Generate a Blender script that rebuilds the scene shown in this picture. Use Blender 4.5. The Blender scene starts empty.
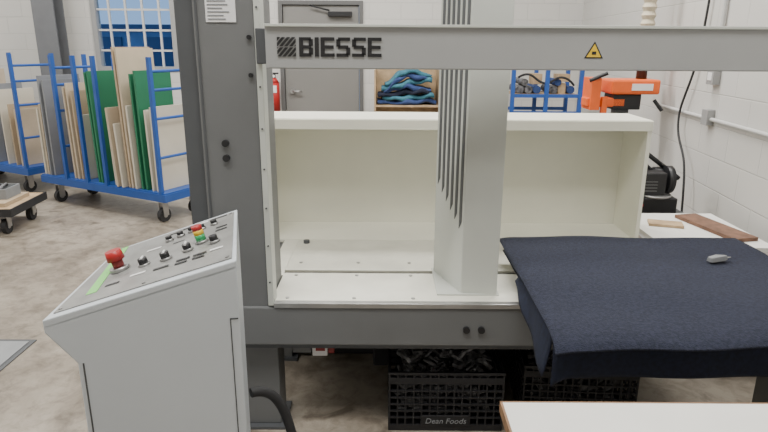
import bpy, bmesh, math, random
from mathutils import Vector, Matrix
random.seed(7)
S = bpy.context.scene
COL = S.collection

# ------------------------------------------------------------ materials
def mat(name, col, rough=0.5, metal=0.0, var=0.0, vscale=8.0, bump=0.0, bscale=60.0, col2=None, detail=4):
    m = bpy.data.materials.new(name); m.use_nodes = True
    nt = m.node_tree; b = nt.nodes['Principled BSDF']
    b.inputs['Base Color'].default_value = (*col, 1)
    b.inputs['Roughness'].default_value = rough
    b.inputs['Metallic'].default_value = metal
    tc = nt.nodes.new('ShaderNodeTexCoord')
    if var > 0 or col2:
        n = nt.nodes.new('ShaderNodeTexNoise'); n.inputs['Scale'].default_value = vscale
        n.inputs['Detail'].default_value = detail
        nt.links.new(tc.outputs['Object'], n.inputs['Vector'])
        r = nt.nodes.new('ShaderNodeValToRGB')
        c2 = col2 if col2 else tuple(c*(1-var) for c in col)
        r.color_ramp.elements[0].color = (*c2, 1); r.color_ramp.elements[0].position = 0.35
        r.color_ramp.elements[1].color = (*col, 1); r.color_ramp.elements[1].position = 0.65
        nt.links.new(n.outputs['Fac'], r.inputs['Fac'])
        nt.links.new(r.outputs['Color'], b.inputs['Base Color'])
    if bump > 0:
        n2 = nt.nodes.new('ShaderNodeTexNoise'); n2.inputs['Scale'].default_value = bscale
        n2.inputs['Detail'].default_value = 5
        nt.links.new(tc.outputs['Object'], n2.inputs['Vector'])
        bp = nt.nodes.new('ShaderNodeBump'); bp.inputs['Strength'].default_value = bump
        bp.inputs['Distance'].default_value = 0.01
        nt.links.new(n2.outputs['Fac'], bp.inputs['Height'])
        nt.links.new(bp.outputs['Normal'], b.inputs['Normal'])
    return m

M = {}
M['gray'] = mat('machine_gray_paint', (.150,.155,.158), .45, var=.12, vscale=3, bump=.05, bscale=200)
M['gray_dk'] = mat('machine_dark_gray', (.080,.085,.092), .5, var=.1)
M['beam'] = mat('beam_light_gray', (.34,.345,.345), .4, var=.06, vscale=3)
M['colw'] = mat('column_white_gray', (.54,.56,.52), .45, var=.06, vscale=4)
M['cream'] = mat('cream_panel', (.82,.81,.70), .5, var=.05, vscale=3)
M['cream2'] = mat('cream_table', (.74,.73,.64), .45, var=.12, vscale=6)
M['console'] = mat('console_white', (.56,.60,.64), .45, var=.04, vscale=3)
M['plate'] = mat('console_plate', (.30,.30,.29), .4, metal=.2, var=.2, vscale=14)
M['black'] = mat('black_plastic', (.012,.012,.014), .45)
M['blackr'] = mat('black_rubber', (.02,.02,.022), .7)
M['steel'] = mat('steel', (.5,.5,.5), .35, metal=.9, var=.2)
M['strip'] = mat('worn_strip', (.16,.155,.14), .5, metal=.4, var=.6, vscale=20)
M['red'] = mat('red_plastic', (.42,.02,.02), .35)
M['darkred'] = mat('dark_red', (.25,.03,.03), .45)
M['yellow'] = mat('yellow', (.75,.5,.03), .4)
M['greenb'] = mat('green_button', (.03,.35,.12), .3)
M['tape'] = mat('green_tape', (.22,.62,.16), .6)
M['white'] = mat('white_label', (.75,.75,.75), .5)
M['felt'] = mat('navy_felt', (.017,.021,.044), .95, col2=(.006,.009,.022), vscale=90, bump=.6, bscale=220, detail=6)
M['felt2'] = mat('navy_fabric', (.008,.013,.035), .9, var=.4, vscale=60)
M['desk'] = mat('white_laminate', (.80,.79,.75), .35, var=.03)
M['woodedge'] = mat('brown_edge', (.30,.17,.09), .6, var=.3, vscale=30)
M['wood'] = mat('plywood', (.48,.34,.20), .6, var=.3, vscale=12)
M['wood_dk'] = mat('brown_board', (.20,.10,.06), .6, var=.4, vscale=20)
M['blue'] = mat('blue_paint', (.02,.085,.34), .4, var=.1)
M['green'] = mat('green_board', (.02,.17,.085), .5, var=.08, vscale=3)
M['beige'] = mat('beige_board', (.52,.43,.32), .6, var=.12, vscale=5)
M['beige2'] = mat('tan_board', (.44,.34,.23), .6, var=.12, vscale=5)
M['pale'] = mat('pale_board', (.60,.56,.47), .55, var=.06, vscale=5)
M['grayb'] = mat('gray_board', (.22,.23,.25), .5, var=.1, vscale=5)
M['orange'] = mat('orange_paint', (.80,.13,.02), .4, var=.1)
M['doorg'] = mat('door_gray', (.20,.195,.185), .5, var=.06, vscale=2)
M['frame'] = mat('door_frame_gray', (.11,.11,.11), .5)
M['hose'] = mat('cream_hose', (.62,.55,.42), .6, var=.2)
M['crate'] = mat('crate_black', (.012,.012,.014), .5)
M['clutter'] = mat('metal_clutter', (.20,.20,.21), .45, metal=.3, var=.85, vscale=30)
M['teal'] = mat('teal_fabric', (.04,.16,.22), .9, var=.3, vscale=30)
M['navy'] = mat('blue_fabric', (.03,.06,.18), .9, var=.3, vscale=30)
M['bin'] = mat('gray_bin', (.25,.26,.27), .5, var=.1)
M['conduit'] = mat('conduit_white', (.52,.52,.51), .45)
M['ebox'] = mat('electrical_gray', (.30,.30,.30), .45)
M['steelcol'] = mat('steel_column_paint', (.13,.135,.145), .55, var=.1)

def floor_mat():
    m = bpy.data.materials.new('concrete_floor'); m.use_nodes = True
    nt = m.node_tree; b = nt.nodes['Principled BSDF']
    tc = nt.nodes.new('ShaderNodeTexCoord')
    def noise(sc,det,ro,dist=0):
        n=nt.nodes.new('ShaderNodeTexNoise'); n.inputs['Scale'].default_value=sc; n.inputs['Detail'].default_value=det; n.inputs['Roughness'].default_value=ro
        n.inputs['Distortion'].default_value=dist
        nt.links.new(tc.outputs['Object'], n.inputs['Vector']); return n
    def ramp(n,p0,c0,p1,c1):
        r=nt.nodes.new('ShaderNodeValToRGB'); e=r.color_ramp.elements
        e[0].position=p0; e[0].color=(*c0,1); e[1].position=p1; e[1].color=(*c1,1)
        nt.links.new(n.outputs['Fac'], r.inputs['Fac']); return r
    def mul(a,b_):
        mx=nt.nodes.new('ShaderNodeMix'); mx.data_type='RGBA'; mx.blend_type='MULTIPLY'; mx.inputs[0].default_value=1
        nt.links.new(a, mx.inputs[6]); nt.links.new(b_, mx.inputs[7]); return mx.outputs[2]
    n1=noise(1.1,8,.65,.6)
    r1=ramp(n1,.36,(.195,.165,.130),.64,(.38,.335,.275))
    r2=ramp(noise(11,7,.7,.4),.34,(.62,.60,.58),.56,(1,1,1))
    r3=ramp(noise(3.2,5,.6,1.2),.30,(.52,.50,.48),.44,(1,1,1))
    c=mul(mul(r1.outputs[0],r2.outputs[0]),r3.outputs[0])
    nt.links.new(c, b.inputs['Base Color'])
    mr = nt.nodes.new('ShaderNodeMapRange'); mr.inputs[3].default_value=.20; mr.inputs[4].default_value=.48
    nt.links.new(n1.outputs['Fac'], mr.inputs[0]); nt.links.new(mr.outputs[0], b.inputs['Roughness'])
    return m
M['floor'] = floor_mat()

def block_mat(name, axis):
    m = bpy.data.materials.new(name); m.use_nodes = True
    nt = m.node_tree; b = nt.nodes['Principled BSDF']; b.inputs['Roughness'].default_value=.6
    tc = nt.nodes.new('ShaderNodeTexCoord')
    sp = nt.nodes.new('ShaderNodeSeparateXYZ'); cb = nt.nodes.new('ShaderNodeCombineXYZ')
    nt.links.new(tc.outputs['Object'], sp.inputs[0])
    nt.links.new(sp.outputs[axis], cb.inputs[0]); nt.links.new(sp.outputs['Z'], cb.inputs[1])
    br = nt.nodes.new('ShaderNodeTexBrick'); br.inputs['Scale'].default_value=1
    br.inputs['Brick Width'].default_value=.40; br.inputs['Row Height'].default_value=.20
    br.inputs['Mortar Size'].default_value=.005; br.inputs['Mortar Smooth'].default_value=.8
    br.inputs['Color1'].default_value=(.59,.58,.55,1); br.inputs['Color2'].default_value=(.57,.56,.54,1); br.inputs['Mortar'].default_value=(.50,.49,.47,1)
    nt.links.new(cb.outputs[0], br.inputs['Vector']); nt.links.new(br.outputs['Color'], b.inputs['Base Color'])
    bp = nt.nodes.new('ShaderNodeBump'); bp.invert=True; bp.inputs['Strength'].default_value=.35; bp.inputs['Distance'].default_value=.01
    nt.links.new(br.outputs['Fac'], bp.inputs['Height']); nt.links.new(bp.outputs['Normal'], b.inputs['Normal'])
    return m
M['blockX'] = block_mat('painted_block_wall_x','X')
M['blockY'] = block_mat('painted_block_wall_y','Y')
M['ceil'] = mat('ceiling_paint', (.6,.6,.58), .8, var=.05)
g = bpy.data.materials.new('window_glass'); g.use_nodes=True
gb = g.node_tree.nodes['Principled BSDF']; gb.inputs['Transmission Weight'].default_value=1; gb.inputs['Roughness'].default_value=.02
gb.inputs['IOR'].default_value=1.0; gb.inputs['Base Color'].default_value=(.8,.9,1,1)
M['glass']=g

# ------------------------------------------------------------ geometry helpers
def empty(name, loc=(0,0,0), rz=0):
    e = bpy.data.objects.new(name, None); e.empty_display_size=.1
    e.location = loc; e.rotation_euler=(0,0,rz); COL.objects.link(e); return e

def finish(name, bm, m, parent=None, smooth=False):
    bmesh.ops.recalc_face_normals(bm, faces=bm.faces)
    lo = Vector((min(v.co[i] for v in bm.verts) for i in range(3)))
    hi = Vector((max(v.co[i] for v in bm.verts) for i in range(3)))
    c = (lo+hi)/2
    bmesh.ops.translate(bm, verts=bm.verts, vec=-c)
    me = bpy.data.meshes.new(name); bm.to_mesh(me); bm.free()
    me.materials.append(M[m] if isinstance(m,str) else m)
    if smooth:
        for p in me.polygons: p.use_smooth=True
    o = bpy.data.objects.new(name, me); o.location=c; COL.objects.link(o)
    if parent: o.parent=parent
    return o

def bm_box(bm, x0,x1,y0,y1,z0,z1, rot=None, piv=None):
    r = bmesh.ops.create_cube(bm, size=1)
    vs = r['verts']
    for v in vs:
        v.co = Vector(((x0+x1)/2+v.co.x*(x1-x0),(y0+y1)/2+v.co.y*(y1-y0),(z0+z1)/2+v.co.z*(z1-z0)))
    if rot is not None:
        bmesh.ops.rotate(bm, verts=vs, cent=piv if piv else ((x0+x1)/2,(y0+y1)/2,(z0+z1)/2), matrix=rot)
    return vs

def box(name,x0,x1,y0,y1,z0,z1,m,parent=None,bev=0.0,rot=None,piv=None):
    bm = bmesh.new(); bm_box(bm,x0,x1,y0,y1,z0,z1,rot,piv)
    if bev>0: bmesh.ops.bevel(bm, geom=bm.edges[:], offset=bev, segments=2, affect='EDGES', profile=.5)
    return finish(name,bm,m,parent)

def boxes(name, lst, m, parent=None):
    bm = bmesh.new()
    for b in lst: bm_box(bm,*b)
    return finish(name,bm,m,parent)

def bm_cyl(bm,p0,p1,r,seg=16,r2=None):
    p0=Vector(p0);p1=Vector(p1);d=p1-p0
    q = d.to_track_quat('Z','Y').to_matrix().to_4x4()
    mt = Matrix.Translation((p0+p1)/2) @ q
    bmesh.ops.create_cone(bm,cap_ends=True,segments=seg,radius1=r,radius2=r if r2 is None else r2,depth=d.length,matrix=mt)

def cyl(name,p0,p1,r,m,parent=None,seg=20,r2=None,smooth=False):
    bm=bmesh.new(); bm_cyl(bm,p0,p1,r,seg,r2); o=finish(name,bm,m,parent)
    if seg>8:
        for p in o.data.polygons:
            if len(p.vertices)==4: p.use_smooth=True
    return o

def cyls(name,lst,m,parent=None,seg=12):
    bm=bmesh.new()
    for a in lst: bm_cyl(bm,a[0],a[1],a[2],seg)
    return finish(name,bm,m,parent)

def prism(name,A,B,m,parent=None,bev=0):
    bm=bmesh.new()
    a=[bm.verts.new(p) for p in A]; b=[bm.verts.new(p) for p in B]
    n=len(A)
    bm.faces.new(a); bm.faces.new(b[::-1])
    for i in range(n):
        j=(i+1)%n; bm.faces.new((a[i],b[i],b[j],a[j]))
    if bev>0:
        bmesh.ops.recalc_face_normals(bm, faces=bm.faces)
        bmesh.ops.bevel(bm, geom=bm.edges[:], offset=bev, segments=2, affect='EDGES', profile=.5)
    return finish(name,bm,m,parent)

def tube(name,pts,r,m,parent=None):
    cu=bpy.data.curves.new(name+'_c','CURVE'); cu.dimensions='3D'; cu.bevel_depth=r; cu.bevel_resolution=4; cu.use_fill_caps=True
    sp=cu.splines.new('NURBS'); sp.points.add(len(pts)-1)
    for i,p in enumerate(pts): sp.points[i].co=(*p,1)
    sp.use_endpoint_u=True; sp.order_u=4; sp.resolution_u=8
    tmp=bpy.data.objects.new('tmp',cu); COL.objects.link(tmp)
    dg=bpy.context.evaluated_depsgraph_get(); dg.update()
    me=bpy.data.meshes.new_from_object(tmp.evaluated_get(dg))
    bpy.data.objects.remove(tmp); bpy.data.curves.remove(cu)
    me.name=name; me.materials.clear(); me.materials.append(M[m])
    for p in me.polygons: p.use_smooth=True
    o=bpy.data.objects.new(name,me); COL.objects.link(o)
    if parent: o.parent=parent
    return o

def text(name,body,size,loc,m,parent=None,rot=(math.pi/2,0,0),ext=.001,off=0.0,sx=1.0):
    cu=bpy.data.curves.new(name+'_c','FONT'); cu.body=body; cu.size=size; cu.extrude=ext; cu.offset=off
    cu.align_x='LEFT'; cu.shear=.2
    tmp=bpy.data.objects.new('tmp',cu); COL.objects.link(tmp)
    dg=bpy.context.evaluated_depsgraph_get(); dg.update()
    me=bpy.data.meshes.new_from_object(tmp.evaluated_get(dg))
    bpy.data.objects.remove(tmp); bpy.data.curves.remove(cu)
    me.materials.clear(); me.materials.append(M[m])
    o=bpy.data.objects.new(name,me); COL.objects.link(o); o.location=loc; o.rotation_euler=rot; o.scale=(sx,1,1)
    if parent: o.parent=parent
    return o

# ------------------------------------------------------------ room shell
YB=8.0; H=4.6; XL=-6.5; YF=-3.0
def wx(y): return 2.5+.087*(y-8)   # right wall inner face
box('floor',XL-.2,3.2,YF-.2,YB+.2,-.1,0,'floor')
box('ceiling',XL-.2,3.2,YF-.2,YB+.2,H,H+.1,'ceil')
WX0,WX1,WZ0,WZ1=-3.72,-2.66,1.25,2.75
DX0,DX1,DZ=-1.30,-.33,2.07
boxes('wall_back',[(XL-.2,WX0,YB,YB+.2,0,H),(WX0,WX1,YB,YB+.2,0,WZ0),(WX0,WX1,YB,YB+.2,WZ1,H),
   (WX1,DX0,YB,YB+.2,0,H),(DX0,DX1,YB,YB+.2,DZ,H),(DX1,2.7,YB,YB+.2,0,H)],'blockX')
box('wall_left',XL-.2,XL,YF-.2,YB,0,H,'blockY')
box('wall_front',XL,3.2,YF-.2,YF,0,H,'blockX')
A=[(wx(YF),YF,0),(wx(YB),YB,0),(wx(YB)+.4,YB,0),(wx(YF)+.4,YF,0)]
prism('wall_right',A,[(p[0],p[1],H) for p in A],'blockY')

w=empty('window_1',(0,0,0))
fr=[(WX0,WX0+.06,YB-.02,YB+.1,WZ0,WZ1),(WX1-.06,WX1,YB-.02,YB+.1,WZ0,WZ1),(WX0+.06,WX1-.06,YB-.02,YB+.1,WZ0,WZ0+.05),(WX0+.06,WX1-.06,YB-.02,YB+.1,WZ1-.05,WZ1)]
boxes('window_frame',fr,'ebox',w)
mm=[]
for i in range(1,5):
    x=WX0+(WX1-WX0)*i/5; mm.append((x-.012,x+.012,YB+.02,YB+.05,WZ0+.05,WZ1-.05))
for i in range(1,6):
    z=WZ0+(WZ1-WZ0)*i/6; mm.append((WX0+.06,WX1-.06,YB+.022,YB+.048,z-.012,z+.012))
boxes('muntins',mm,'conduit',w)
box('window_pane',WX0+.06,WX1-.06,YB+.055,YB+.06,WZ0+.05,WZ1-.05,'glass',w)
M['outblue']=mat('outside_blue_cladding',(.20,.38,.66),.6,var=.35,vscale=1.5)
M['outdark']=mat('outside_dark',(.06,.12,.24),.6)
nb=empty('neighboring_building',(0,0,0))
box('cladding',-9,-4.0,12,16,-.5,1.85,'outblue',nb)
box('roof_band',-9.1,-3.9,11.9,16.1,1.85,1.93,'outdark',nb)
boxes('windows',[(-8.4+i*.95,-7.9+i*.95,11.95,12.05,1.1,1.7) for i in range(5)],'outdark',nb)
box('ground_outside',-14,8,8.25,20,-.6,-.5,'grayb')

d=empty('door_1',(0,0,0))
boxes('frame',[(DX0-.05,DX0,YB-.03,YB+.1,0,DZ+.05),(DX1,DX1+.05,YB-.03,YB+.1,0,DZ+.05),(DX0,DX1,YB-.03,YB+.1,DZ,DZ+.05)],'frame',d)
box('leaf',DX0+.005,DX1-.005,YB+.0,YB+.05,.01,DZ-.005,'doorg',d,.004)
box('closer_body',-.72,-.42,YB-.06,YB,1.93,1.99,'black',d,.005)
cyl('closer_arm',(-.7,YB-.05,2.0),(-.95,YB-.05,2.06),.01,'black',d)
cyl('lever_rose',(-1.2,YB,1.0),(-1.2,YB-.05,1.0),.03,'steel',d)
cyl('lever',(-1.2,YB-.05,1.0),(-1.08,YB-.05,1.0),.01,'steel',d)
boxes('baseboard_back',[(XL,DX0-.06,YB-.02,YB,0,.1),(DX1+.06,wx(YB)-.02,YB-.02,YB,0,.1)],'frame')

sc=empty('steel_column',(-4.06,7.62,0))
boxes('i_section',[(-.13,.13,-.12,-.10,.02,H-.005),(-.13,.13,.10,.12,.02,H-.005),(-.012,.012,-.10,.10,.02,H-.005)],'steelcol',sc)
box('base_plate',-.18,.18,-.17,.17,0,.02,'steelcol',sc)

# ------------------------------------------------------------ big machine
mc=empty('industrial_cnc_machine',(0,0,0))
box('post_main',-.672,-.455,2.20,2.50,.43,2.75,'gray',mc,.006)
box('post_side_channel',-.745,-.672,2.23,2.46,.43,2.75,'gray_dk',mc,.004)
box('post_seam',-.662,-.655,2.196,2.202,.62,2.74,'gray_dk',mc)
box('post_edge_strip',-.456,-.434,2.187,2.26,.60,2.6,'colw',mc,.002)
bl=[]
for z in (.7,.85,1.0,1.15,1.3,1.45,1.72,1.87):
    bl.append(((-.445,2.188,z),(-.445,2.183,z),.0035))
cyls('edge_strip_screws',bl,'gray_dk',mc,10)
bl=[((-.585,2.202,z),(-.585,2.188,z),.013) for z in (1.19,1.245)]+[((-.478,2.202,z),(-.478,2.19,z),.008) for z in (1.62,1.49)]
cyls('post_bolts',bl,'black',mc,16)
box('rating_plate',-.625,-.52,2.197,2.202,1.67,1.77,'white',mc)
boxes('rating_plate_print',[(-.618,-.618+random.uniform(.05,.09),2.1955,2.198,1.678+i*.012,1.682+i*.012) for i in range(7)],'grayb',mc)
box('base_beam',-.745,1.80,2.19,2.30,.425,.592,'gray',mc,.006)
box('base_bottom_flange',-.74,1.79,2.205,2.40,.405,.425,'gray_dk',mc)
cyls('base_bolts',[((x,2.191,.500),(x,2.178,.500),.014) for x in (.333,.393)],'black',mc,16)
boxes('base_rails',[(-.70,-.60,2.30,3.0,.45,.59),(1.30,1.40,2.30,3.0,.45,.59),(-.6,1.3,2.90,3.0,.45,.59)],'gray_dk',mc)
box('base_edge_trim',-.434,.60,2.184,2.215,.592,.612,'steel',mc,.002)
box('leg_front_left',-.62,-.44,2.26,2.40,.012,.405,'gray',mc,.004)
box('leg_front_right',1.68,1.78,2.26,2.40,.012,.405,'gray',mc,.004)
box('leg_back_left',-.62,-.48,2.84,2.96,.012,.45,'gray',mc)
box('leg_back_right',1.28,1.40,2.84,2.96,.012,.45,'gray',mc)
boxes('feet',[(-.65,-.42,2.23,2.43,0,.012),(1.66,1.80,2.23,2.43,0,.012),(-.65,-.45,2.81,2.99,0,.012),(1.25,1.41,2.81,2.99,0,.012)],'gray_dk',mc)
box('rear_shade_sheet',-.48,1.28,2.86,2.88,.02,.45,'blackr',mc)  # black sheet added to darken the space under the machine
box('under_shade_block',-.05,1.25,2.66,2.85,.06,.42,'blackr',mc,.01)  # solid black filler added to deepen the shade below the base
box('under_shade_slab',-.42,-.05,2.50,2.85,.30,.42,'blackr',mc,.01)  # black slab carrying the added underside darkness further left
box('table_front_plate',-.45,1.40,2.215,2.53,.592,.606,'cream2',mc,.002)
box('table_slot',-.45,1.40,2.53,2.565,.585,.596,'strip',mc)
box('table_rear_plate',-.45,1.40,2.565,3.0,.592,.606,'cream2',mc,.002)
boxes('table_left_return',[(-.52,-.45,2.50,3.0,.45,.606)],'cream2',mc)
bl=[((x,y,.605),(x,y,.609),.008) for x in (-.39,-.12,.12) for y in (2.25,2.50,2.66)]
cyls('table_bolts',bl,'steel',mc,12)
bl=[((x,2.95,.605),(x,2.95,.622),.016) for x in (-.40,1.05)]
cyls('table_clamps',bl,'gray_dk',mc,12)
box('cross_beam',-.398,1.80,2.07,2.17,1.518,1.660,'beam',mc,.004)
box('cross_beam_lip',-.398,1.80,2.06,2.075,1.653,1.662,'colw',mc,.001)
box('beam_mount',-.45,-.40,2.168,2.19,1.53,1.65,'gray_dk',mc,.003)
def letter(ch,x,z,W,Hh,t):
    L=[]
    def b(x0,x1,z0,z1): L.append((x+x0,x+x1,2.0665,2.0695,z+z0,z+z1))
    m0=(Hh-t*.8)/2; m1=m0+t*.8
    c=t*.45
    if ch=='I': b(0,t,0,Hh)
    if ch=='E': b(0,t,0,Hh); b(t,W,0,t*.8); b(t,W,Hh-t*.8,Hh); b(t,W-.003,m0,m1)
    if ch=='B':
        b(0,t,0,Hh); b(t,W-c,0,t*.8); b(t,W-c,Hh-t*.8,Hh); b(t,W-c,m0,m1)
        b(W-t,W,c,m0+.002); b(W-t,W,m1-.002,Hh-c)
    if ch=='S':
        b(c,W,Hh-t*.8,Hh); b(0,W-c,0,t*.8); b(c,W-c,m0,m1); b(0,t,m1-.004,Hh-c); b(W-t,W,c,m0+.004)
    return L
x=-.285; L=[]
for ch in 'BIESSE':
    W=.0135 if ch=='I' else .046
    L+=letter(ch,x,1.558,W,.062,.0135); x+=W+.006
boxes('lettering',L,'black',mc)
def clip(poly,f):
    out=[]
    for i in range(len(poly)):
        a=poly[i]; b=poly[(i+1)%len(poly)]; fa=f(a); fb=f(b)
        if fa>=0: out.append(a)
        if fa*fb<0:
            t=fa/(fa-fb); out.append((a[0]+(b[0]-a[0])*t,a[1]+(b[1]-a[1])*t))
    return out
s=.062; k=0
for i in range(-4,6):
    c0=i*.0165; c1=c0+.0105
    for half in (0,1):
        lo=0 if half==0 else s*.53; hi=s*.47 if half==0 else s
        sq=[(0,lo),(s,lo),(s,hi),(0,hi)]
        sh=.006*half
        P=clip(sq,lambda p:(p[0]-p[1]*.9+sh)-c0)
        if len(P)>2: P=clip(P,lambda p:c1-(p[0]-p[1]*.9+sh))
        if len(P)>2:
            prism('emblem_bar_%d'%k,[(-.358+p[0],2.0665,1.558+p[1]) for p in P],[(-.358+p[0],2.0695,1.558+p[1]) for p in P],'black',mc); k+=1
def tri(name,cx,cz,r,y,m):
    A=[];B=[]
    for k in range(3):
        a=math.pi/2+k*2*math.pi/3
        A.append((cx+r*math.cos(a),y,cz+r*math.sin(a))); B.append((cx+r*math.cos(a),y+.0015,cz+r*math.sin(a)))
    return prism(name,A,B,m,mc)
tri('warning_sign_border',.695,1.576,.036,2.0685,'black')
tri('warning_sign_face',.695,1.576,.028,2.0675,'yellow')
box('warning_sign_mark',.688,.702,2.0665,2.068,1.570,1.580,'black',mc)
# column
FL=Vector((.318,2.30,0)); FR=Vector((.466,2.285,0)); BLc=Vector((.225,2.56,0)); BR=Vector((.42,2.58,0))
zb,zt=.606,2.75
prism('column',[(p.x,p.y,zb) for p in (FL,FR,BR,BLc)],[(p.x,p.y,zt) for p in (FL,FR,BR,BLc)],'colw',mc,.004)
e=(BLc-FL); ed=e.normalized(); nrm=Vector((-ed.y,ed.x,0))
if nrm.x>0: nrm=-nrm
n=6
for i in range(n):
    f0=.06+i*.155; f1=f0+.075
    zlow=.88+.028*i
    a=FL+e*f0; b=FL+e*f1
    P=[a+nrm*-.002,b+nrm*-.002,b+nrm*.002,a+nrm*.002]
    prism('vent_slot_%d'%i,[(p.x,p.y,zlow+(.03 if k in(0,3) else 0)) for k,p in enumerate(P)],[(p.x,p.y,2.7) for p in P],'gray_dk',mc)
box('column_foot',.22,.475,2.285,2.59,.606,.612,'colw',mc,.001)

cb=empty('open_cabinet_box',(0,0,0))
cx0,cx1=-.64,1.35
box('cabinet_back',cx0,cx1,3.34,3.36,.606,1.218,'cream',cb)
box('cabinet_top',cx0,cx1,3.03,3.36,1.218,1.238,'cream',cb,.002)
box('top_lip',cx0,cx1,3.022,3.04,1.185,1.234,'cream',cb,.001)
box('cabinet_bottom',cx0,cx1,3.01,3.34,.588,.606,'cream',cb,.002)
box('side_left',cx0,cx0+.02,3.04,3.34,.606,1.218,'cream',cb)
box('side_right',cx1-.02,cx1,3.03,3.34,.606,1.218,'cream',cb)
boxes('plinth',[(cx0+.03,cx0+.08,3.05,3.32,0,.588),(cx1-.08,cx1-.03,3.05,3.32,0,.588),(cx0+.08,cx1-.08,3.27,3.31,.0,.588)],'cream',cb)

# ------------------------------------------------------------ control console
cc=empty('control_console',(0,0,0))
nl=Vector((-.858,1.375,.92)); nr=Vector((-.380,1.456,1.055)); fl=Vector((-.895,1.90,.925)); frr=Vector((-.495,1.95,1.055))
def up(p,dz): return (p.x,p.y,p.z+dz)
def prof(l,r):
    d=(r-l); dx=Vector((d.x,d.y,0))
    q=lambda s,z:(l.x+dx.x*s,l.y+dx.y*s,z)
    return [q(0,.912),q(0,.892),q(.14,.80),q(.135,.03),q(.992,.03),q(1.0,1.05)]
prism('cabinet_body',prof(nl,nr),prof(fl,frr),'console',cc,.004)
prism('top_rim',[up(nl,-.018),up(nr,-.018),up(frr,-.018),up(fl,-.018)],[up(nl,.006),up(nr,.006),up(frr,.006),up(fl,.006)],'console',cc,.003)
def bi(s,t,dz=0):
    a=nl.lerp(nr,s); b=fl.lerp(frr,s); p=a.lerp(b,t); return Vector((p.x,p.y,p.z+dz))
pn=(bi(1,0)-bi(0,0)).cross(bi(0,1)-bi(0,0)).normalized()
if pn.z<0: pn=-pn
def onp(s,t,h): return bi(s,t,.006)+pn*h
def pq(name,c,h0,h1,m):
    prism(name,[onp(s,t,h0) for s,t in c],[onp(s,t,h1) for s,t in c],m,cc)
pq('instrument_plate',[(.035,.05),(.975,.05),(.975,.95),(.035,.95)],0,.003,'plate')
pq('green_tape',[(.15,.18),(.21,.18),(.12,.96),(.055,.96)],.003,.0038,'tape')
def knob(nm,s,t,r,h,m,ring='steel'):
    cyl(nm+'_bezel',onp(s,t,.003),onp(s,t,.009),r*1.35,ring,cc)
    cyl(nm,onp(s,t,.009),onp(s,t,.009+h),r,m,cc)
cyl('estop_base',onp(.25,.46,.003),onp(.25,.46,.014),.028,'steel',cc,28)
cyl('estop_neck',onp(.25,.46,.014),onp(.25,.46,.036),.016,'darkred',cc)
cyl('estop_head',onp(.25,.46,.036),onp(.25,.46,.064),.025,'red',cc,28,.022)
knob('switch_1',.42,.40,.013,.016,'black'); knob('switch_2',.56,.38,.013,.016,'black')
knob('switch_3',.69,.42,.012,.014,'black')
knob('lamp_green',.77,.50,.015,.018,'greenb')
cyl('lamp_amber',onp(.77,.50,.027),onp(.77,.50,.041),.015,'yellow',cc); cyl('lamp_red',onp(.77,.50,.041),onp(.77,.50,.055),.015,'red',cc)
knob('switch_4',.86,.42,.012,.014,'black')
j=7
for (s,t) in ((.50,.76),(.58,.78),(.66,.80),(.74,.78),(.83,.80)):
    knob('button_%d'%j,s,t,.010,.009,'black'); j+=1
for i,(s,t) in enumerate(((.42,.40),(.56,.38),(.69,.42))):
    a=onp(s,t,.025); v=(bi(s,t+.05)-bi(s,t-.05)).normalized()*.012
    cyl('switch_lever_%d'%i,a-v,a+v,.0035,'white',cc,8)
k=0
for (s,t,l) in ((.37,.26,.09),(.51,.24,.09),(.64,.27,.08),(.74,.27,.08),(.84,.27,.08),(.55,.64,.08),(.47,.88,.06),(.57,.90,.06),(.69,.91,.08),(.82,.91,.10),(.85,.62,.08),(.85,.68,.08),(.36,.66,.1),(.24,.22,.08),(.64,.22,.07),(.74,.22,.07)):
    pq('label_%d'%k,[(s,t),(s+l,t),(s+l,t+.025),(s,t+.025)],.003,.0036,'black' if k%4 else 'white'); k+=1
bl=[]
for (s,t) in ((.06,.08),(.95,.08),(.95,.92),(.07,.92),(.5,.08)):
    bl.append((onp(s,t,.003),onp(s,t,.006),.005))
cyls('plate_screws',bl,'steel',cc,10)
dn=Vector((nr.y-nl.y, -(nr.x-nl.x),0)).normalized()
if dn.y>0: dn=-dn
dx=Vector((nr.x-nl.x,nr.y-nl.y,0))
def sd(s,z,o): 
    p=Vector((nl.x,nl.y,0))+dx*s+dn*o; return (p.x,p.y,z)
def seam(nm,s0,s1,z0,z1): prism(nm,[sd(s0,z0,0),sd(s1,z0,0),sd(s1,z1,0),sd(s0,z1,0)],[sd(s0,z0,.0015),sd(s1,z0,.0015),sd(s1,z1,.0015),sd(s0,z1,.0015)],'gray_dk',cc)
seam('seam_left',.166,.174,.06,.80)
seam('seam_right',.945,.951,.06,.90)
seam('seam_right_notch',.945,.99,.896,.90)
seam('seam_bottom',.174,.945,.06,.064)
pb=[ (p[0],p[1],0) for p in (sd(.16,0,-.02),sd(.96,0,-.02))]+[(frr.x-.03,frr.y-.02,0),(fl.x+.08,fl.y-.02,0)]
prism('base_plinth',pb,[(p[0],p[1],.032) for p in pb],'gray_dk',cc)
tube('black_hose',[(-.42,1.68,.53),(-.39,1.70,.53),(-.34,1.72,.50),(-.30,1.72,.36),(-.27,1.70,.18),(-.25,1.62,.03),(-.24,1.4,.02),(-.22,1.1,.02),(-.2,.6,.02)],.016,'blackr',cc)

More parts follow.
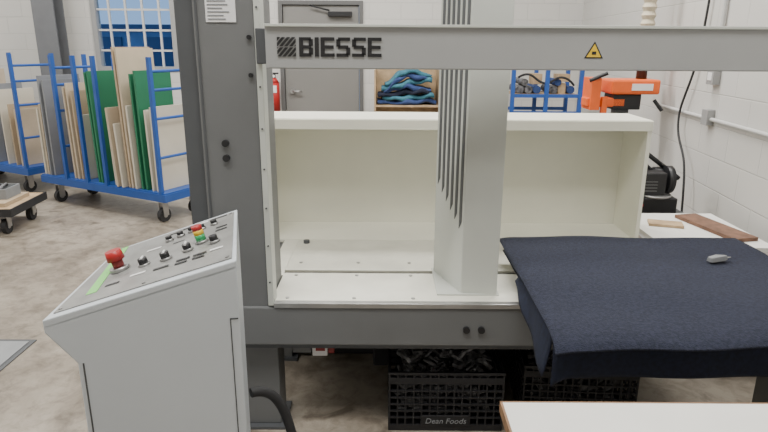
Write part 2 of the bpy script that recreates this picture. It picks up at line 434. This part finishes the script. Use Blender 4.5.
# ------------------------------------------------------------ felt covered table
wt=empty('work_table',(0,0,0))
box('table_top',.62,1.60,1.82,2.66,.665,.70,'desk',wt,.003)
boxes('rails',[(.70,1.55,1.90,1.95,.612,.665),(.70,1.55,2.5,2.55,.612,.665)],'gray_dk',wt)
boxes('legs',[(1.54,1.58,1.90,1.94,0,.665)],'blackr',wt)
def cloth(name,x0,x1,ys,zs,m,parent,amp=.006,thick=.012,left_drop=.0,skew=0,ysk=0):
    bm=bmesh.new(); NX=60
    pts=[Vector((0,y,z)) for y,z in zip(ys,zs)]
    res=[]
    for i in range(len(pts)-1):
        for k in range(6): res.append(pts[i].lerp(pts[i+1],k/6))
    res.append(pts[-1])
    for _ in range(2):
        res=[res[0]]+[(res[i-1]+res[i]*2+res[i+1])/4 for i in range(1,len(res)-1)]+[res[-1]]
    rows=[]
    for j,p in enumerate(res):
        row=[]; tj=j/(len(res)-1); fy=max(0,min(1,(2.5-p.y)/.8))
        for i in range(NX+1):
            t=i/NX; x=x0+(x1-x0)*t + skew*tj*(1-t)
            w=amp*(math.sin(x*7+p.y*3)+.6*math.sin(x*13-p.y*9+1)+.4*math.sin(p.y*17+x*5))
            hang=max(0,(tj-.7)/.3)
            y=p.y-hang*.006*math.sin(x*14)+.008*math.sin(x*3.1)*hang+ysk*t*fy
            z=p.z+w*(1-.5*hang)
            if t<.06: z-=left_drop*((.06-t)/.06)**2
            row.append(bm.verts.new((x,y,z)))
        rows.append(row)
    for j in range(len(rows)-1):
        for i in range(NX):
            bm.faces.new((rows[j][i],rows[j][i+1],rows[j+1][i+1],rows[j+1][i]))
    o=finish(name,bm,m,parent,smooth=True)
    s=o.modifiers.new('Solidify','SOLIDIFY'); s.thickness=thick; s.offset=1
    return o
fb=empty('felt_blanket',(0,0,0))
cloth('upper_layer',.545,1.66,[2.70,2.5,2.2,1.95,1.78,1.71,1.665,1.64],[.722,.724,.724,.724,.724,.720,.710,.696],'felt',fb,.0035,.007,left_drop=.008,skew=-.02,ysk=.07)
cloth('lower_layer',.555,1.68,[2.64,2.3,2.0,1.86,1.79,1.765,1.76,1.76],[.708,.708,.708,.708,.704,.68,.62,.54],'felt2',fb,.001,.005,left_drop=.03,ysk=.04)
bm=bmesh.new(); rows=[]
for j in range(9):
    row=[]
    for i in range(25):
        t=i/24; y=1.765+.50*t; z=.705-.020*j*(1-.85*t)
        row.append(bm.verts.new((.550-.003*j+.006*math.sin(y*22+j*.3)*j/8,y,z)))
    rows.append(row)
for j in range(8):
    for i in range(24): bm.faces.new((rows[j][i],rows[j][i+1],rows[j+1][i+1],rows[j+1][i]))
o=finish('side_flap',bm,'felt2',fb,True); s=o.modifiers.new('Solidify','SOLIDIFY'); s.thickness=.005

kn=empty('utility_knife',(1.40,2.37,.735),math.radians(20))
prism('handle',[(-.05,-.016,0),(.02,-.018,0),(.05,-.008,0),(.05,.010,0),(.0,.018,0),(-.05,.012,0)],
      [(-.048,-.012,.02),(.02,-.014,.024),(.045,-.006,.018),(.045,.008,.018),(.0,.014,.024),(-.048,.009,.02)],'bin',kn,.003)
prism('blade',[(.05,-.006,.006),(.075,0,.006),(.05,.008,.006)],[(.05,-.006,.008),(.075,0,.008),(.05,.008,.008)],'steel',kn)

fd=empty('white_desk',(0,0,0))
box('desk_top',.296,1.45,.62,1.300,.724,.75,'desk',fd,.001)
box('edge_band_side',.290,.296,.62,1.302,.722,.7505,'woodedge',fd)
box('edge_band_back',.290,1.45,1.300,1.304,.722,.7505,'woodedge',fd)
boxes('desk_legs',[(.40,.45,.66,.71,0,.724),(1.35,1.40,.66,.71,0,.724),(.48,.53,1.05,1.10,0,.724),(1.35,1.40,1.05,1.10,0,.724)],'grayb',fd)

# ------------------------------------------------------------ milk crates
def crate(name,loc,w=.48,d=.33,h=.28,label=False,rz=0):
    c=empty(name,loc,rz)
    L=[]; t=.008
    def wall(axis,pos):
        n=14 if axis=='y' else 10
        ln=w if axis=='y' else d
        for i in range(n+1):
            u=-ln/2+ln*i/n
            if axis=='y': L.append((u-.0035,u+.0035,pos-t/2,pos+t/2,.0,h))
            else: L.append((pos-t/2,pos+t/2,u-.0035,u+.0035,.0,h))
        for z0,z1 in ((0,.030),(.060,.067),(.092,.099),(.124,.131),(.156,.163),(.188,.195),(h-.055,h-.025),(h-.01,h)):
            if axis=='y': L.append((-w/2,w/2,pos-t/2-.001,pos+t/2+.001,z0,z1))
            else: L.append((pos-t/2-.001,pos+t/2+.001,-d/2,d/2,z0,z1))
    wall('y',-d/2); wall('y',d/2); wall('x',-w/2); wall('x',w/2)
    L.append((-w/2,w/2,-d/2,d/2,.002,.008))
    L.append((-w/2-.006,w/2+.006,-d/2-.006,-d/2+.006,h-.012,h)); L.append((-w/2-.006,w/2+.006,d/2-.006,d/2+.006,h-.012,h))
    boxes('lattice',L,'crate',c)
    box('name_panel',-.10,.10,-d/2-.008,-d/2+.002,.025,.075,'crate',c,.002)
    if label: text('molded_lettering','Dean Foods',.036,(-.088,-d/2-.0085,.038),'bin',c,ext=.0006)
    bm=bmesh.new()
    for k in range(300):
        x=random.uniform(-w/2+.05,w/2-.05); y=random.uniform(-d/2+.045,d/2-.045); z=random.uniform(.05,h+.05)
        a=random.uniform(0,6.28); b=random.uniform(-.9,.9); l=random.uniform(.015,.045)
        if z>h-.03: l=min(l,.035)
        dv=Vector((math.cos(a)*math.cos(b),math.sin(a)*math.cos(b),math.sin(b)))*l
        p=Vector((x,y,z))
        r_=random.random()
        if r_<.5: bm_cyl(bm,p-dv,p+dv,random.uniform(.004,.012),8)
        elif r_<.75:
            o_=Vector((-math.sin(a),math.cos(a),0))*.014
            bm_cyl(bm,p-dv+o_,p+dv+o_,.0045,6); bm_cyl(bm,p-dv-o_,p+dv-o_,.0045,6); bm_cyl(bm,p+dv-o_,p+dv+o_,.0045,6)
        else: bm_box(bm,x-l*.6,x+l*.6,y-.014,y+.014,z-.009,z+.009,Matrix.Rotation(a,3,'Z')@Matrix.Rotation(b,3,'X'))
    finish('hardware_pieces',bm,'clutter',c)
    return c
crate('milk_crate',(.268,2.40,0),label=True)
crate('milk_crate',(.86,2.45,0),rz=math.radians(-3))
jb=empty('cable_connector',(-.27,2.34,.0))
box('connector_body',-.035,.03,-.02,.02,.305,.405,'white',jb,.003)
box('connector_label',-.02,.02,-.0215,-.019,.33,.35,'darkred',jb)
box('connector_plug',.032,.06,-.015,.015,.315,.365,'darkred',jb,.003)
box('connector_plug_gray',-.12,-.04,-.02,.02,.32,.40,'gray',jb,.003)

# ------------------------------------------------------------ panel carts
def panel_cart(name,loc,rz,x0,x1,wd,posts_f,posts_b,ztop=1.48):
    c=empty(name,loc,rz)
    z0=.20;z1=.27
    boxes('base_frame',[(x0,x1,0,.05,z0,z1),(x0,x1,wd-.05,wd,z0,z1),(x0,x0+.05,.05,wd-.05,z0,z1),(x1-.05,x1,.05,wd-.05,z0,z1),((x0+x1)/2-.03,(x0+x1)/2+.03,.05,wd-.05,z0,z1)],'blue',c)
    box('deck',x0+.01,x1-.01,.01,wd-.01,z1,z1+.012,'blue',c)
    W=[]
    pos=[(x0+.2,.06),(x1-.10,.06),(x0+.2,wd-.06),(x1-.10,wd-.06)]
    for x,y in pos: W.append(((x-.02,y,.065),(x+.02,y,.065),.065))
    cyls('caster_wheels',W,'blackr',c,20)
    cyls('caster_hubs',[((x-.024,y,.065),(x+.024,y,.065),.025) for x,y in pos],'steel',c,12)
    F=[]
    for x,y in pos: F+= [(x-.032,x-.025,y-.03,y+.03,.06,z0),(x+.025,x+.032,y-.03,y+.03,.06,z0),(x-.032,x+.032,y-.03,y+.03,z0-.02,z0)]
    boxes('caster_forks',F,'steel',c)
    P=[]
    for x in posts_f: P.append((x-.018,x+.018,0.002,.034,z1,ztop))
    for x in posts_b: P.append((x-.018,x+.018,wd-.034,wd-.002,z1,ztop))
    boxes('posts',P,'blue',c)
    R=[]
    for x in (posts_f[0],posts_f[-1]):
        for z in (.60,.95,1.2,1.36): R.append(((x,.03,z),(x,wd-.03,z),.013))
    cyls('end_rails',R,'blue',c,10)
    return c
rz=math.radians(-28)
cl=(-3.34,5.98,0)
pc=panel_cart('panel_cart',cl,rz,-.26,1.54,.5,[.15,.47,.75,1.48],[.0,.45,.95,1.48])
st=empty('sheet_panel_stack',cl,rz)
def panel(nm,x,y0,y1,zt,m,th=.018,lean=0.0,par=None):
    zb=.284
    A=[(x,y0,zb),(x+th,y0,zb),(x+th,y1,zb),(x,y1,zb)]
    dx=math.tan(lean)*(zt-zb)
    B=[(p[0]-dx,p[1],zt) for p in A]
    return prism(nm,A,B,m,par)
pl=[(-.22,.03,.45,.95,'pale',0),(-.17,.03,.47,1.0,'beige',0),(-.12,.02,.47,1.28,'grayb',0),(-.07,.03,.44,1.24,'grayb',0),
    (.24,.04,.47,1.18,'beige',.02),(.29,.04,.47,1.22,'beige',.02),(.34,.05,.47,1.15,'beige2',.02),(.39,.06,.30,.92,'pale',.0),
    (.60,.04,.47,1.33,'green',.03),(.64,.04,.47,1.34,'green',.03),
    (.84,.04,.47,1.0,'pale',.04),(.91,-.0,.30,1.02,'beige',.06),(.98,-.0,.25,.88,'pale',.05),
    (1.04,.03,.44,1.56,'beige2',.03),(1.08,.03,.44,1.55,'beige',.03),(1.14,.02,.30,1.05,'pale',.03),
    (1.20,.04,.45,1.33,'green',.02),(1.26,.04,.45,1.36,'green',.02),
    (1.34,.04,.46,1.02,'pale',.02),(1.40,.04,.46,1.05,'pale',.0)]
for i,(x,y0,y1,zt,m_,ln) in enumerate(pl): panel('panel_%d'%i,x,y0,y1,zt,m_,lean=ln,par=st,th=.022)

l2=(-5.12,7.05,0)
pc2=panel_cart('panel_cart',l2,rz,-.10,1.42,.5,[.0,.6,1.38],[.0,.6,1.38])
st2=empty('sheet_panel_stack',l2,rz)
for i,(x,y0,y1,zt,m_) in enumerate([(.3,.05,.45,1.2,'green'),(.5,.05,.45,1.3,'beige'),(.8,.05,.45,1.15,'grayb'),(1.0,.05,.45,1.1,'pale'),(1.15,.05,.45,.95,'beige2'),(1.25,.05,.45,.9,'beige')]):
    panel('panel_%d'%i,x,y0,y1,zt,m_,par=st2)

dl=empty('furniture_dolly',(-3.66,4.85,0),math.radians(4))
box('dolly_deck',-.75,.50,0,.62,.20,.235,'wood',dl,.004)
boxes('deck_rim',[(-.76,.51,-.012,0,.17,.24),(-.76,.51,.62,.632,.17,.24),(.50,.512,0,.62,.17,.24)],'blackr',dl)
ps=[(-.6,.09),(.40,.09),(-.6,.52),(.40,.52)]
cyls('wheels',[((x-.02,y,.065),(x+.02,y,.065),.065) for x,y in ps],'blackr',dl,20)
cyls('hubs',[((x-.024,y,.065),(x+.024,y,.065),.022) for x,y in ps],'steel',dl,12)
F=[]
for x,y in ps: F+=[(x-.032,x-.025,y-.03,y+.03,.06,.20),(x+.025,x+.032,y-.03,y+.03,.06,.20),(x-.04,x+.04,y-.04,y+.04,.19,.20)]
boxes('forks',F,'steel',dl)
box('plywood_sheet',-.6,.42,.08,.50,.235,.27,'beige2',dl,.003)
tb=empty('parts_bin',(-3.53,5.19,.271),math.radians(4))
boxes('bin_walls',[(-.22,.22,-.12,-.11,0,.09),(-.22,.22,.11,.12,0,.09),(-.22,-.21,-.11,.11,0,.09),(.21,.22,-.11,.11,0,.09),(-.21,.21,-.11,.11,0,.01)],'bin',tb)
cyls('bin_parts',[((-.15+.06*i,-.06+.02*(i%3),.05),(-.10+.06*i,.06,.10),.018) for i in range(5)],'clutter',tb)

fp=empty('floor_cover_plate',(0,0,0))
box('cover_rim',-2.75,-1.93,2.45,3.02,0,.006,'gray_dk',fp)
box('cover_sheet',-2.74,-1.955,2.46,2.99,.006,.012,'bin',fp,.002)

# ------------------------------------------------------------ background items
fe=empty('fire_extinguisher',(-1.425,7.90,.13))
cyl('tank',(0,0,.62),(0,0,.98),.065,'red',fe,24)
cyl('shoulder',(0,0,.98),(0,0,1.04),.065,'red',fe,24,.03)
cyl('valve',(0,0,1.04),(0,0,1.09),.022,'black',fe)
box('handle_lever',-.012,.06,-.012,.012,1.09,1.11,'black',fe,.003)
cyl('gauge',(0,-.02,1.065),(0,-.035,1.065),.018,'white',fe)
tube('nozzle_hose',[(0,-.02,1.07),(-.08,-.03,1.05),(-.09,-.03,.9),(-.08,-.02,.75)],.010,'black',fe)
box('wall_bracket',-.03,.03,.06,.10,.75,.98,'steel',fe)
box('cylinder_label',-.04,.04,-.068,-.060,.86,.95,'white',fe)

wb=empty('wooden_cubby',(0,0,0))
boxes('carcass',[(-.12,-.10,6.9,7.4,0,1.32),(.61,.63,6.9,7.4,0,1.32),(-.10,.61,7.38,7.4,0,1.32),(-.10,.61,6.9,7.38,.03,.06),(-.10,.61,6.9,7.38,.91,.93)],'wood',wb)
bk=empty('folded_moving_blankets',(.25,7.1,.932))
cols=['navy','teal','felt2','navy','teal','navy','teal']
for i,cn in enumerate(cols):
    bm=bmesh.new(); N=30; w_=.335-.012*i-(.03 if i%2 else 0); hh=.062; ph=random.uniform(0,6); tilt=random.uniform(-.03,.03)*i*.5
    rows=[]
    for j in range(N+1):
        t=j/N; x=-w_+2*w_*t+.015*math.sin(i*2.3)
        z=.056*i+.018*math.sin(t*7+ph)+.010*math.sin(t*19+ph*2)-(.06*abs(t-.5)*i*.4)+tilt*(t-.5)*2
        th=hh*(.75+.25*math.sin(t*math.pi))+.012*math.sin(t*13+ph)
        fy=.02*math.sin(t*9+i*2)-.015*i%3*.01
        prof_=[(-.17,z+th*.5),(-.155,z+th*.95),(0,z+th),(.15,z+th*.9),(.17,z+th*.5),(.15,z+.004),(0,z),(-.155,z+.004)]
        rows.append([bm.verts.new((x+.01*math.sin(k*2+i),y+fy,max(0.002,zz))) for k,(y,zz) in enumerate(prof_)])
    for j in range(N):
        for k in range(8): bm.faces.new((rows[j][k],rows[j][(k+1)%8],rows[j+1][(k+1)%8],rows[j+1][k]))
    bm.faces.new(rows[0]); bm.faces.new(rows[-1][::-1])
    finish('blanket_%d'%i,bm,cn,bk,True)

br=empty('storage_rack',(1.72,6.5,0))
P=[]
for x in (-.36,0,.36):
    for y in (0,.5): P.append((x-.02,x+.02,y-.02,y+.02,0,1.46))
for z in (.45,.88,1.06): P+=[(-.36,.36,-.018,.018,z,z+.035),(-.36,.36,.482,.518,z,z+.035)]
boxes('rack_frame',P,'blue',br)
box('rack_shelf_lower',-.34,.34,.02,.48,.46,.48,'wood',br); box('rack_shelf_upper',-.34,.34,.02,.48,1.075,1.095,'wood',br)
rl=empty('stored_supplies',(1.72,6.52,1.096))
cyls('dark_rolls',[((x,.03,.043),(x,.44,.043),.042) for x in (-.27,-.18,.09)]+[((-.225,.03,.12),(-.225,.44,.12),.036)],'clutter',rl,16)
cyls('blue_rolls',[((x,.03,.043),(x,.44,.043),.042) for x in (-.09,.27)]+[((.13,.03,.12),(.13,.44,.12),.036)],'navy',rl,16)
boxes('cartons',[(.14,.22,.05,.3,0,.11),(-.10,.0,.2,.4,.09,.2),(.16,.29,.15,.35,.12,.2)],'wood',rl)
tube('coiled_cable',[(-.3,.03,.17),(-.2,.0,.24),(-.1,.02,.13),(0.03,.0,.09),(.12,.02,.2),(.24,.0,.16),(.30,.03,.09)],.012,'blackr',rl)
gc=empty('tool_trolley',(1.12,7.2,0))
boxes('trolley_frame',[(x-.012,x+.012,y-.012,y+.012,.1,1.25) for x in (-.25,.25) for y in (0,.4)]+[(-.25,.25,.012,.388,z,z+.02) for z in (.3,.75,1.15)],'gray_dk',gc)
cyls('trolley_wheels',[((x-.015,y,.05),(x+.015,y,.05),.05) for x in (-.25,.25) for y in (0,.4)],'blackr',gc,14)
boxes('stored_boxes',[(-.22,-.02,.05,.3,1.17,1.30),(.02,.2,.08,.3,1.17,1.27),(-.2,.18,.05,.34,.77,.95)],'grayb',gc)

ol=empty('vacuum_tube_lifter',(1.86,4.80,0))
box('stand_base',-.3,.2,-.22,.22,0,.06,'gray_dk',ol,.01)
box('stand_post',-.05,.05,-.05,.05,.06,1.12,'gray_dk',ol)
box('orange_body',-.13,.24,-.14,.12,1.24,1.35,'orange',ol,.015)
box('orange_arm',-.30,.0,-.10,.04,1.14,1.21,'orange',ol,.01)
boxes('side_clamps',[(-.28,-.21,-.13,.08,1.12,1.36),(-.19,-.15,-.13,-.09,1.08,1.22)],'orange',ol)
box('control_head',-.10,.12,-.10,.10,1.12,1.24,'black',ol,.01)
box('label_plate',.02,.18,-.146,-.139,1.27,1.32,'white',ol)
cyls('handles',[((-.30,-.12,1.34),(-.18,-.16,1.40),.014),((.20,-.14,1.2),(.26,-.16,1.12),.014)],'black',ol)
cyl('pipe_neck',(.14,0,1.35),(.14,0,1.55),.04,'black',ol)
bm=bmesh.new()
z=1.55
while z<4.5:
    bm_cyl(bm,(.14,0,z),(.14,0,z+.03),.042,18,.055); bm_cyl(bm,(.14,0,z+.03),(.14,0,z+.06),.055,18,.042); z+=.06
finish('corrugated_hose',bm,'hose',ol)

wbn=empty('side_bench',(0,0,0))
box('bench_top',1.62,1.98,2.86,3.50,.60,.625,'desk',wbn,.002)
box('bench_top_extension',1.42,1.62,3.0,3.50,.60,.625,'desk',wbn,.002)
boxes('bench_legs',[(1.45,1.50,3.03,3.08,0,.6),(1.88,1.93,2.95,3.0,0,.6),(1.45,1.50,3.4,3.45,0,.6),(1.88,1.93,3.4,3.45,0,.6)],'gray_dk',wbn)
box('wood_plank',1.76,1.90,2.95,3.42,.626,.645,'wood_dk',rot=Matrix.Rotation(math.radians(12),3,'Z'))
box('wood_offcut',1.50,1.68,3.20,3.30,.626,.640,'wood',rot=Matrix.Rotation(math.radians(-18),3,'Z'))

ms=empty('miter_saw',(1.78,3.85,0))
boxes('stand',[(-.18,-.14,-.14,-.10,0,.52),(.14,.18,-.14,-.10,0,.52),(-.18,-.14,.10,.14,0,.52),(.14,.18,.10,.14,0,.52),(-.2,.2,-.16,.16,.52,.54)],'gray_dk',ms)
box('saw_base',-.19,.10,-.13,.13,.54,.66,'black',ms,.008)
box('saw_side_case',-.17,.03,-.10,.10,.66,.82,'black',ms,.012)
cyl('turntable',(-.02,-.05,.66),(-.02,-.05,.675),.10,'steel',ms,28)
cyl('blade_guard',(.05,-.01,.76),(.09,-.01,.76),.09,'black',ms,32)
cyl('motor',(.0,.05,.78),(.09,.05,.78),.05,'black',ms,24)
cyl('arm',(-.22,.08,1.04),(.16,.02,.76),.015,'black',ms)
cyl('arm_upper',(-.22,.04,.97),(.12,.0,.70),.011,'black',ms)
cyl('arm_link',(-.21,.06,1.03),(-.21,.06,.82),.009,'black',ms)
cyl('red_knob',(-.14,-.13,.62),(-.14,-.15,.62),.014,'red',ms)
boxes('vent_lines',[(-.13,-.03,-.103,-.099,.70+.02*i,.705+.02*i) for i in range(4)],'gray',ms)

def wp(y,z,o=.02): return (wx(y)-o,y,z)
cd=empty('electrical_conduit',(0,0,0))
cyls('conduit_pipe',[(wp(3.0,1.14),wp(4.9,1.14),.013),(wp(3.98,1.44),wp(3.98,4.5),.013)],'conduit',cd,12)
def wbox(nm,y0,y1,z0,z1,dep,m):
    a=wx(y0);b=wx(y1)
    prism(nm,[(a-dep,y0,z0),(b-dep,y1,z0),(b-.001,y1,z0),(a-.001,y0,z0)],[(a-dep,y0,z1),(b-dep,y1,z1),(b-.001,y1,z1),(a-.001,y0,z1)],m,cd,.003)
wbox('junction_box',3.93,4.02,1.10,1.20,.05,'ebox')
wbox('outlet_box',3.93,4.03,1.36,1.46,.05,'ebox')
wbox('outlet_face',3.95,4.01,1.385,1.435,.054,'white')
tube('power_cable',[wp(4.2,2.0,.03),wp(4.22,1.6,.03),wp(4.30,1.35,.035),wp(4.42,1.15,.05),wp(4.36,.95,.05),wp(4.15,.85,.06),wp(4.05,.62,.08),wp(4.05,.3,.06),wp(4.05,.02,.06)],.008,'blackr')

# ------------------------------------------------------------ lights
def area(name,loc,sx,sy,pw,col=(1,.97,.92),rot=(0,0,0)):
    l=bpy.data.lights.new(name,'AREA'); l.shape='RECTANGLE'; l.size=sx; l.size_y=sy; l.energy=pw; l.color=col
    o=bpy.data.objects.new(name,l); o.location=loc; o.rotation_euler=rot; COL.objects.link(o); return o
for i,(x,y,p) in enumerate([(-4.2,1.0,110),(-4.2,5.5,185),(-1.0,1.0,115),(-1.0,5.5,170),(1.2,4.2,180),(.9,.3,75)]):
    area('ceiling_light' if i==0 else 'ceiling_light.%03d'%i,(x,y,H-.1),2.4,.6,p,(1,.98,.94))

wd=bpy.data.worlds.new('sky_world'); S.world=wd; wd.use_nodes=True
bg=wd.node_tree.nodes['Background']; bg.inputs[0].default_value=(.42,.64,1,1); bg.inputs[1].default_value=.9

# ------------------------------------------------------------ camera
cam=bpy.data.cameras.new('camera'); co=bpy.data.objects.new('camera',cam); COL.objects.link(co)
cam.sensor_width=36; cam.lens=600/768*36; cam.clip_start=.05
co.location=(0,0,1.6)
co.rotation_euler=(Matrix.Rotation(math.radians(90-16),3,'X') @ Matrix.Rotation(math.radians(.35),3,'Z')).to_euler()
S.camera=co
